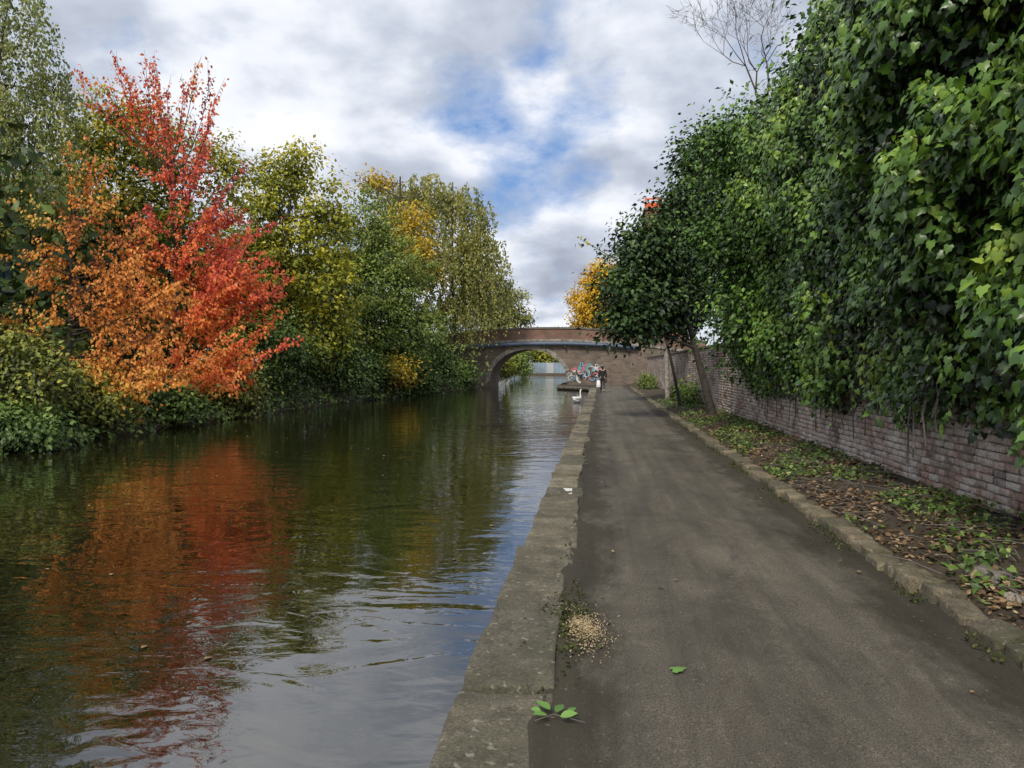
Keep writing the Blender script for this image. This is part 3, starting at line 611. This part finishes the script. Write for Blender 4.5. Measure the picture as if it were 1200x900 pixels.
one_leaf('green_leaf', 'single green leaf lying on the middle of the path in the foreground', .38, 3.88, .085, M['greenleaf'], .3, t=.6, ivy=True)
for k in range(18):
    x, y = random.uniform(-.1, 2.1), 3.6+random.random()**1.2*16
    one_leaf('fallen_leaf', 'small dry fallen leaf lying on the dark path', x, y, random.uniform(.025, .055), M['litter'], random.uniform(0, 6.28), group='dry leaves scattered on the path', t=random.uniform(.4, .8), z=.03)
n = 160; P = np.stack([rng.uniform(-12.5, -1, n), 3.5+rng.random(n)*40, np.full(n, -.294)], 1)
tag(leaves('floating_leaves', P, rng.normal(size=(n, 3))*np.array([1, 1, 0]), np.tile([0, 0, 1.0], (n, 1))+rng.normal(size=(n, 3))*.05, rng.uniform(.03, .075, n), .6+.3*rng.random(n), M['litter']), 'small fallen leaves floating on the canal', 'floating leaves', kind='stuff')

# ------------------------------------------------------------------ bridge
BY = 65.0; BT = 6.0; xc, hs, zs, za = -6.25, 3.45, .25, 3.1
def ztop(X): return 5.02-.007*(X+4.5)**2
def zstr(X): return ztop(X)-1.25
def zarch(X):
    u = (X-xc)/hs
    return -1.3 if abs(u) >= 1 else zs+(za-zs)*math.sqrt(max(0, 1-u*u))
br = empty('brick_bridge', (xc, BY, 0), 'old brick arch bridge crossing the canal, with graffiti on its right side', 'bridge')
xs = sorted(set([-17, -14, -12, xc-hs-.001]+[xc-hs*math.cos(math.pi*i/28) for i in range(29)]+[xc+hs+.001, -1.5, 0, 1.5, 3, 5, 9]))
mb = MB()
for a, b_ in zip(xs[:-1], xs[1:]):
    for yy in (BY, BY+BT):
        q = [(a, yy, zarch(a)), (b_, yy, zarch(b_)), (b_, yy, zstr(b_)), (a, yy, zstr(a))]
        mb.quad(*(q if yy == BY else q[::-1]))
    mb.quad((a, BY, zstr(a)), (b_, BY, zstr(b_)), (b_, BY+BT, zstr(b_)), (a, BY+BT, zstr(a)))
arc = [(xc-hs*math.cos(math.pi*i/28), zs+(za-zs)*math.sin(math.pi*i/28)) for i in range(29)]
arc = [(xc-hs, -1.3)]+arc+[(xc+hs, -1.3)]
for (a, za_), (b_, zb2) in zip(arc[:-1], arc[1:]): mb.quad((a, BY, za_), (a, BY+BT, za_), (b_, BY+BT, zb2), (b_, BY, zb2))
mb.build('spandrel_wall', M['bridge'], br)
mb = MB()
for i in range(28):
    a0, a1 = math.pi*i/28, math.pi*(i+1)/28
    def pt(a, k, y): return (xc-(hs+k)*math.cos(a), y, zs+(za-zs+k)*math.sin(a))
    mb.quad(pt(a0, -.03, BY-.06), pt(a1, -.03, BY-.06), pt(a1, .34, BY-.06), pt(a0, .34, BY-.06))
    mb.quad(pt(a0, .34, BY-.06), pt(a1, .34, BY-.06), pt(a1, .34, BY+.02), pt(a0, .34, BY+.02))
    mb.quad(pt(a0, -.03, BY+.02), pt(a1, -.03, BY+.02), pt(a1, -.03, BY-.06), pt(a0, -.03, BY-.06))
mb.build('arch_ring', M['ring'], br)
pxs = [-17+i*1.0 for i in range(27)]
for nm, z0, z1, y0, y1, mt in (('string_course', lambda x: zstr(x)-.02, lambda x: zstr(x)+.2, BY-.1, BY+.42, 'ring'), ('parapet', lambda x: zstr(x)+.2, lambda x: ztop(x)-.16, BY-.02, BY+.38, 'parapet'), ('parapet_coping', lambda x: ztop(x)-.16, ztop, BY-.09, BY+.45, 'stonetrim')):
    for off in (0, 1):
        mb = MB()
        ya, yb = (y0, y1) if off == 0 else (BY+BT-(y1-BY), BY+BT-(y0-BY))
        for a, b_ in zip(pxs[:-1], pxs[1:]):
            mb.quad((a, ya, z0(a)), (b_, ya, z0(b_)), (b_, ya, z1(b_)), (a, ya, z1(a)))
            mb.quad((b_, yb, z0(b_)), (a, yb, z0(a)), (a, yb, z1(a)), (b_, yb, z1(b_)))
            mb.quad((a, ya, z1(a)), (b_, ya, z1(b_)), (b_, yb, z1(b_)), (a, yb, z1(a)))
            mb.quad((a, yb, z0(a)), (b_, yb, z0(b_)), (b_, ya, z0(b_)), (a, ya, z0(a)))
        mb.build(nm, M[mt], br)
def zpipe(x): return min(zstr(x)-.2, 3.56)
mb = MB(); px_ = [-13+i*.6 for i in range(28)]
mb.tube([(x, BY-.3, zpipe(x)) for x in px_], .16, 10)
mb.build('pipe', M['pipe'], br, True)
for i in range(9):
    x = -12+i*1.8; mb = MB(); z = zpipe(x); mb.box((x-.07, BY-.49, z-.30), (x+.07, BY-.002, z-.17)); mb.build('pipe_bracket', M['iron'], br)
def stroke(mb, pts, wd, y):
    pts = [Vector((p_[0], y, p_[1])) for p_ in pts]
    ls = []
    for i, q in enumerate(pts):
        d = (pts[min(i+1, len(pts)-1)]-pts[max(i-1, 0)]).normalized(); ls.append((q+Vector((-d.z, 0, d.x))*wd, q-Vector((-d.z, 0, d.x))*wd))
    for (a, b_), (c_, d_) in zip(ls[:-1], ls[1:]): mb.quad(a, c_, d_, b_)
gspec = [('g_white', .13, 8), ('g_blue', .10, 7), ('g_pink', .08, 6), ('g_green', .08, 5), ('g_black', .045, 8), ('g_white', .035, 7)]
dy = .012
for mt, wd, cnt in gspec:
    for s in range(cnt):
        mb = MB(); x0 = -2.5+2.9*(s+random.random())/cnt; z0 = random.uniform(.45, 1.6); a = random.uniform(0, 6.28); pts = []
        rx_ = random.uniform(.10, .22); rz_ = random.uniform(.14, .34)
        for k in range(11): pts.append((x0+rx_*math.cos(a+k*.42)+.03*k*(1 if s % 2 else -1), z0+rz_*math.sin(a+k*.42)))
        stroke(mb, pts, wd*random.uniform(.7, 1), BY-dy); dy += .003
        mb.build('graffiti', M[mt], br)
fb = empty('far_fence', (-11, 153, 0), 'pale grey blue panel fence seen through the bridge arch', 'fence')
for i in range(12):
    mb = MB(); x0 = -20+i*1.5; mb.box((x0, 153, .1), (x0+1.44, 153.08, 2.3)); mb.build('panel', M['bluepanel'] if i % 3 else M['whitepanel'], fb)
    mb = MB(); mb.box((x0-.05, 152.9, .1), (x0+.03, 152.99, 2.5)); mb.build('post', M['whitepanel'], fb)
for px, rx, ry, Y, mt, lb in [(600, 18, 16, 165, 'willow', 'green tree beyond the pale fence, left in the bridge arch'), (632, 20, 14, 170, 'olive', 'olive tree beyond the pale fence, middle of the bridge arch'), (660, 16, 15, 175, 'willow', 'green tree beyond the pale fence, right in the bridge arch')]:
    lobed_tree('far_tree', lb, 'tree', ground_at(px, Y, .2), [L_(px, 412, Y, rx, ry), L_(px+6, 420, Y, rx*.8, ry*.6)], M[mt], M['bark'], 70, 40, .8, .6, .15, twigs=False, tadd=.1)
lobed_tree('shrub', 'yellow bush on the bank seen through the left of the bridge arch', 'bush', ground_at(588, 80, .1), [L_(585, 424, 80, 10, 15), L_(594, 431, 82, 8, 11)], M['olive'], M['bark'], 70, 40, .35, .28, .06, twigs=False)
lobed_tree('shrub', 'olive bush on the bank seen through the middle of the bridge arch', 'bush', ground_at(607, 115, .1), [L_(604, 426, 115, 10, 12), L_(614, 432, 125, 8, 7)], M['willow'], M['bark'], 80, 40, .5, .36, .06, twigs=False)

# ------------------------------------------------------------------ background buildings
tb_ = empty('teal_building', (-27, 30, 0), 'dark teal metal building behind the trees at the far left', 'building')
mb = MB(); mb.box((-34, 22, .2), (-27, 44, 9.8))
for i in range(44): mb.box((-26.999, 22+i*.5, .2), (-26.93, 22.12+i*.5, 9.75))
mb.build('cladding', M['teal'], tb_); mb = MB(); mb.box((-34.3, 21.7, 9.8), (-26.7, 44.3, 10.15)); mb.build('roof', M['iron'], tb_)
c0, t0 = W(757, 246, 110); rb = empty('red_brick_tower', (c0.x+3, 112, 0), 'red brick tower with orange top rail rising behind the dark trees on the right', 'building')
xa, xb = c0.x, c0.x+6.0; zt = c0.z
mb = MB(); mb.box((xa, 110, .3), (xb, 117, zt)); mb.build('wall', M['redbrick'], rb)
for i in range(3):
    for j in range(6): mb = MB(); mb.box((xa+.8+i*2, 109.96, 3+j*3.4), (xa+1.9+i*2, 110.05, 4.8+j*3.4)); mb.build('window', M['glassy'], rb)
mb = MB(); mb.box((xa-.3, 109.7, zt), (xb+.3, 117.3, zt+.3)); mb.build('roof', M['stonetrim'], rb)
mb = MB()
mb.box((xa-.2, 109.8, zt+.302), (xb+.2, 109.95, zt+1.0)); mb.box((xa-.2, 109.8, zt+1.45), (xb+.2, 109.95, zt+1.65))
for i in range(6): mb.box((xa-.2+i*1.2, 109.75, zt+.302), (xa-.05+i*1.2, 109.80, zt+1.9))
mb.build('railing', M['orangepaint'], rb)

# ------------------------------------------------------------------ swan
ox, oy, oz = -1.15, 38.8, -.3; ca, sa = math.cos(1.15), math.sin(1.15); KS = .8
sw = empty('swan', (ox, oy, oz), 'white swan floating on the canal close to the coping', 'swan')
def sp_(a, s, z): return (ox+(a*ca-s*sa)*KS, oy+(a*sa+s*ca)*KS, oz+z*KS)
mb = MB()
prof = [(-.62, .22, .02, .015), (-.52, .20, .08, .05), (-.35, .17, .17, .13), (-.12, .15, .22, .18), (.12, .16, .21, .18), (.30, .20, .15, .15), (.40, .28, .085, .09), (.44, .40, .055, .055), (.42, .54, .045, .045), (.39, .66, .042, .042), (.41, .76, .042, .044), (.46, .815, .05, .05), (.52, .81, .045, .045), (.57, .785, .028, .028)]
mb.tube([sp_(a, 0, z) for a, z, _, _ in prof], [(u*KS, v*KS) for _, _, u, v in prof], 12); mb.build('body', M['feather'], sw, True)
for s in (-1, 1):
    mb = MB(); mb.tube([sp_(-.6, s*.04, .31), sp_(-.4, s*.12, .31), sp_(-.1, s*.17, .28), sp_(.15, s*.17, .22), sp_(.24, s*.14, .19)], [(.02, .01), (.06, .07), (.056, .10), (.05, .08), (.016, .024)], 10); mb.build('wing', M['feather'], sw, True)
mb = MB(); mb.tube([sp_(.565, 0, .79), sp_(.62, 0, .765), sp_(.68, 0, .745)], [(.021, .02), (.018, .011), (.01, .005)], 8); mb.build('beak', M['beak'], sw, True)

# ------------------------------------------------------------------ person
def skin_obj(name, chains, mat, parent, off, lv=1, root=None):
    bm = bmesh.new(); ly = bm.verts.layers.skin.verify(); vs = {}
    for ci, ch in enumerate(chains):
        prev = None
        for p_ in ch:
            key = tuple(round(v, 4) for v in p_[:3]); v = vs.get(key)
            if v is None:
                v = bm.verts.new(Vector(key)); v[ly].radius = (p_[3], p_[3]); vs[key] = v
                if prev is None and (ci == 0 or len(p_) > 4): v[ly].use_root = True
            if prev is not None and prev is not v and not bm.edges.get((prev, v)): bm.edges.new((prev, v))
            prev = v
    me = bpy.data.meshes.new(name); bm.to_mesh(me); bm.free(); me.materials.append(mat)
    o = bpy.data.objects.new(name, me); COL.objects.link(o); o.parent = parent
    sm = o.modifiers.new('Skin', 'SKIN'); sm.use_smooth_shade = True
    ss = o.modifiers.new('Sub', 'SUBSURF'); ss.levels = lv; ss.render_levels = lv
    return o
pr = empty('person', (.16, 45, .012), 'person in dark clothes walking along the path towards the bridge', 'person')
pel = (0, 0, .90, .11); chest = (0, .02, 1.24, .125); nb_ = (0, .01, 1.39, .055)
armL = [nb_, (-.10, .01, 1.375, .06), (-.17, 0, 1.34, .052), (-.215, -.07, 1.09, .040), (-.225, .03, .87, .028), (-.225, .045, .81, .03)]
armR = [nb_, (.10, .01, 1.375, .06), (.17, 0, 1.34, .052), (.215, -.03, 1.09, .040), (.225, .09, .89, .028), (.225, .115, .83, .03)]
legF = [pel, (-.09, .01, .82, .088), (-.09, .17, .48, .058), (-.09, .20, .10, .038), (-.09, .31, .045, .034)]
legB = [pel, (.09, -.01, .82, .088), (.09, .02, .46, .058), (.09, -.27, .14, .038), (.09, -.20, .04, .034)]
spine = [pel, (0, .01, 1.06, .105), chest, nb_, (0, .02, 1.46, .048), (0, .03, 1.54, .082), (0, .02, 1.61, .072)]
nose = [(0, .03, 1.54, .082), (0, .125, 1.53, .014)]
fing = []
for wx, wy, wz in ((-.225, .045, .81), (.225, .115, .83)):
    for k in range(4):
        yy = wy-.027+k*.018; l = (.06, .072, .075, .064)[k]
        fing.append([(wx, yy, wz-.012, .0085, 1), (wx, yy+.006, wz-.03-l*.5, .008), (wx-.004*(1 if wx > 0 else -1), yy+.014, wz-.03-l, .007)])
    fing.append([(wx, wy+.02, wz+.005, .0095, 1), (wx, wy+.05, wz-.025, .009), (wx, wy+.058, wz-.055, .008)])
skin_obj('body', [spine, armL, armR, legF, legB, nose]+fing, M['skin'], pr, None, 1)
skin_obj('coat', [[(0, -.01, .68, .145), (0, 0, .86, .142)]+[(0, 0, .90, .138), (0, .01, 1.06, .125), (0, .02, 1.24, .143), (0, .01, 1.38, .075)], [(0, .02, 1.24, .143), (-.17, 0, 1.335, .068), (-.215, -.07, 1.09, .055), (-.225, .025, .885, .043)], [(0, .02, 1.24, .143), (.17, 0, 1.335, .068), (.215, -.03, 1.09, .055), (.225, .085, .905, .043)]], M['black'], pr, None, 1)
skin_obj('trousers', [[(0, 0, .90, .12), (-.09, .01, .82, .1), (-.09, .17, .48, .07), (-.09, .198, .13, .055)], [(0, 0, .90, .12), (.09, -.01, .82, .1), (.09, .02, .46, .07), (.09, -.255, .17, .055)]], M['denim'], pr, None, 1)
for chn in ([(-.09, .18, .06, .05), (-.09, .26, .04, .045), (-.09, .33, .035, .035)], [(.09, -.28, .11, .05), (.09, -.22, .055, .045), (.09, -.17, .03, .035)]): skin_obj('shoe', [chn], M['shoe'], pr, None, 1)
skin_obj('hair', [[(0, -.005, 1.62, .088), (0, -.03, 1.54, .092), (0, -.045, 1.44, .07), (0, -.06, 1.34, .05)]], M['hair'], pr, None, 2)
for s in (-1, 1): skin_obj('ear', [[(s*.08, .03, 1.535, .018), (s*.09, .02, 1.55, .014)]], M['skin'], pr, None, 1)
bg = empty('carrier_bag', (-.07, 45.06, .2), 'white carrier bag held in the left hand of the person on the path', 'bag')
bm = bmesh.new(); bmesh.ops.create_cube(bm, size=1); bmesh.ops.subdivide_edges(bm, edges=bm.edges[:], cuts=5, use_grid_fill=True)
for v in bm.verts:
    x, y, z = v.co; tpr = 1-.45*max(0, z); k = 1-.6*(abs(x)*2)**3*.3
    v.co = Vector((x*.24*tpr+.012*noise.noise(v.co*5), y*.38*tpr*k+.012*noise.noise(v.co*6), z*.42))+Vector((-.08, 45.05, .52))
me = bpy.data.meshes.new('bag_body'); bm.to_mesh(me); bm.free(); link('bag_body', me, M['bagwhite'], bg, True)
mb = MB(); mb.tube([(-.08, 44.97, .72), (-.07, 45.0, .79), (-.068, 45.05, .795), (-.07, 45.09, .79), (-.08, 45.13, .72)], .009, 6); mb.build('handle', M['bagwhite'], bg, True)

# ------------------------------------------------------------------ sky and light
sd = Vector((-.20, -.69, .74)).normalized()
wd_ = bpy.data.worlds.new('World'); SC.world = wd_; wd_.use_nodes = True; nt = wd_.node_tree
bgn = nt.nodes['Background']; sky = N(nt, 'ShaderNodeTexSky', sky_type='NISHITA')
sky.sun_disc = False; sky.sun_elevation = math.asin(sd.z); sky.sun_rotation = math.atan2(sd.x, sd.y)
tc = N(nt, 'ShaderNodeTexCoord'); gen = tc.outputs['Generated']
s = N(nt, 'ShaderNodeSeparateXYZ'); nt.links.new(gen, s.inputs[0])
zz = math_(nt, 'ADD', math_(nt, 'MAXIMUM', s.outputs[2], 0.0), .34)
cv = N(nt, 'ShaderNodeCombineXYZ'); nt.links.new(math_(nt, 'DIVIDE', s.outputs[0], zz), cv.inputs[0]); nt.links.new(math_(nt, 'DIVIDE', s.outputs[1], zz), cv.inputs[1])
n1 = noi(nt, cv.outputs[0], 5.0, 6, .60, .1); n2 = noi(nt, cv.outputs[0], 2.6, 6, .52, .1)
def gap(px, py, r0, r1):
    d = ray(px, py).normalized(); v = N(nt, 'ShaderNodeVectorMath', operation='DISTANCE'); nt.links.new(gen, v.inputs[0]); v.inputs[1].default_value = d
    mr = N(nt, 'ShaderNodeMapRange'); mr.inputs[1].default_value = r0; mr.inputs[2].default_value = r1; mr.inputs[3].default_value = 1; mr.inputs[4].default_value = 0
    nt.links.new(v.outputs['Value'], mr.inputs[0]); return mr.outputs[0]
gp = 0.0
for a in ((660, 138, .0, .13), (598, 222, .015, .10), (580, 135, .0, .11), (632, 78, .0, .08)):
    g_ = gap(*a); gp = g_ if gp == 0.0 else math_(nt, 'MAXIMUM', gp, g_)
cov = math_(nt, 'SUBTRACT', math_(nt, 'ADD', n1, .24), math_(nt, 'MULTIPLY', gp, .35))
mask = ramp(nt, cov, [(0, 0, 0), (1, 1, 1)], [.32, .66]).outputs[0]
ccol = ramp(nt, n2, [(3.6, 4.0, 4.9), (5.4, 5.9, 6.9), (8.2, 8.5, 9.2), (10.1, 10.1, 10.3)], [.34, .46, .56, .68]).outputs[0]
blue = mix(nt, .7, sky.outputs[0], (1.4, 3.1, 6.8))
fin = mix(nt, mask, blue, ccol)
nt.links.new(fin, bgn.inputs['Color']); bgn.inputs['Strength'].default_value = .11
sl = bpy.data.lights.new('sun', 'SUN'); sl.energy = 3.0; sl.angle = math.radians(12); sl.color = (1, .94, .83)
so = bpy.data.objects.new('sun', sl); COL.objects.link(so); so.rotation_euler = (-sd).to_track_quat('-Z', 'Y').to_euler()
cam = bpy.data.cameras.new('camera'); co = bpy.data.objects.new('camera', cam); COL.objects.link(co)
co.location = (0, 0, CAMZ); co.rotation_euler = (math.pi/2-PIT, 0, YAW); cam.sensor_width = 36; cam.lens = FPX/1200*36; cam.clip_end = 5000; cam.clip_start = .05
SC.camera = co
SC.view_settings.view_transform = 'Standard'; SC.view_settings.look = 'None'; SC.view_settings.exposure = 0
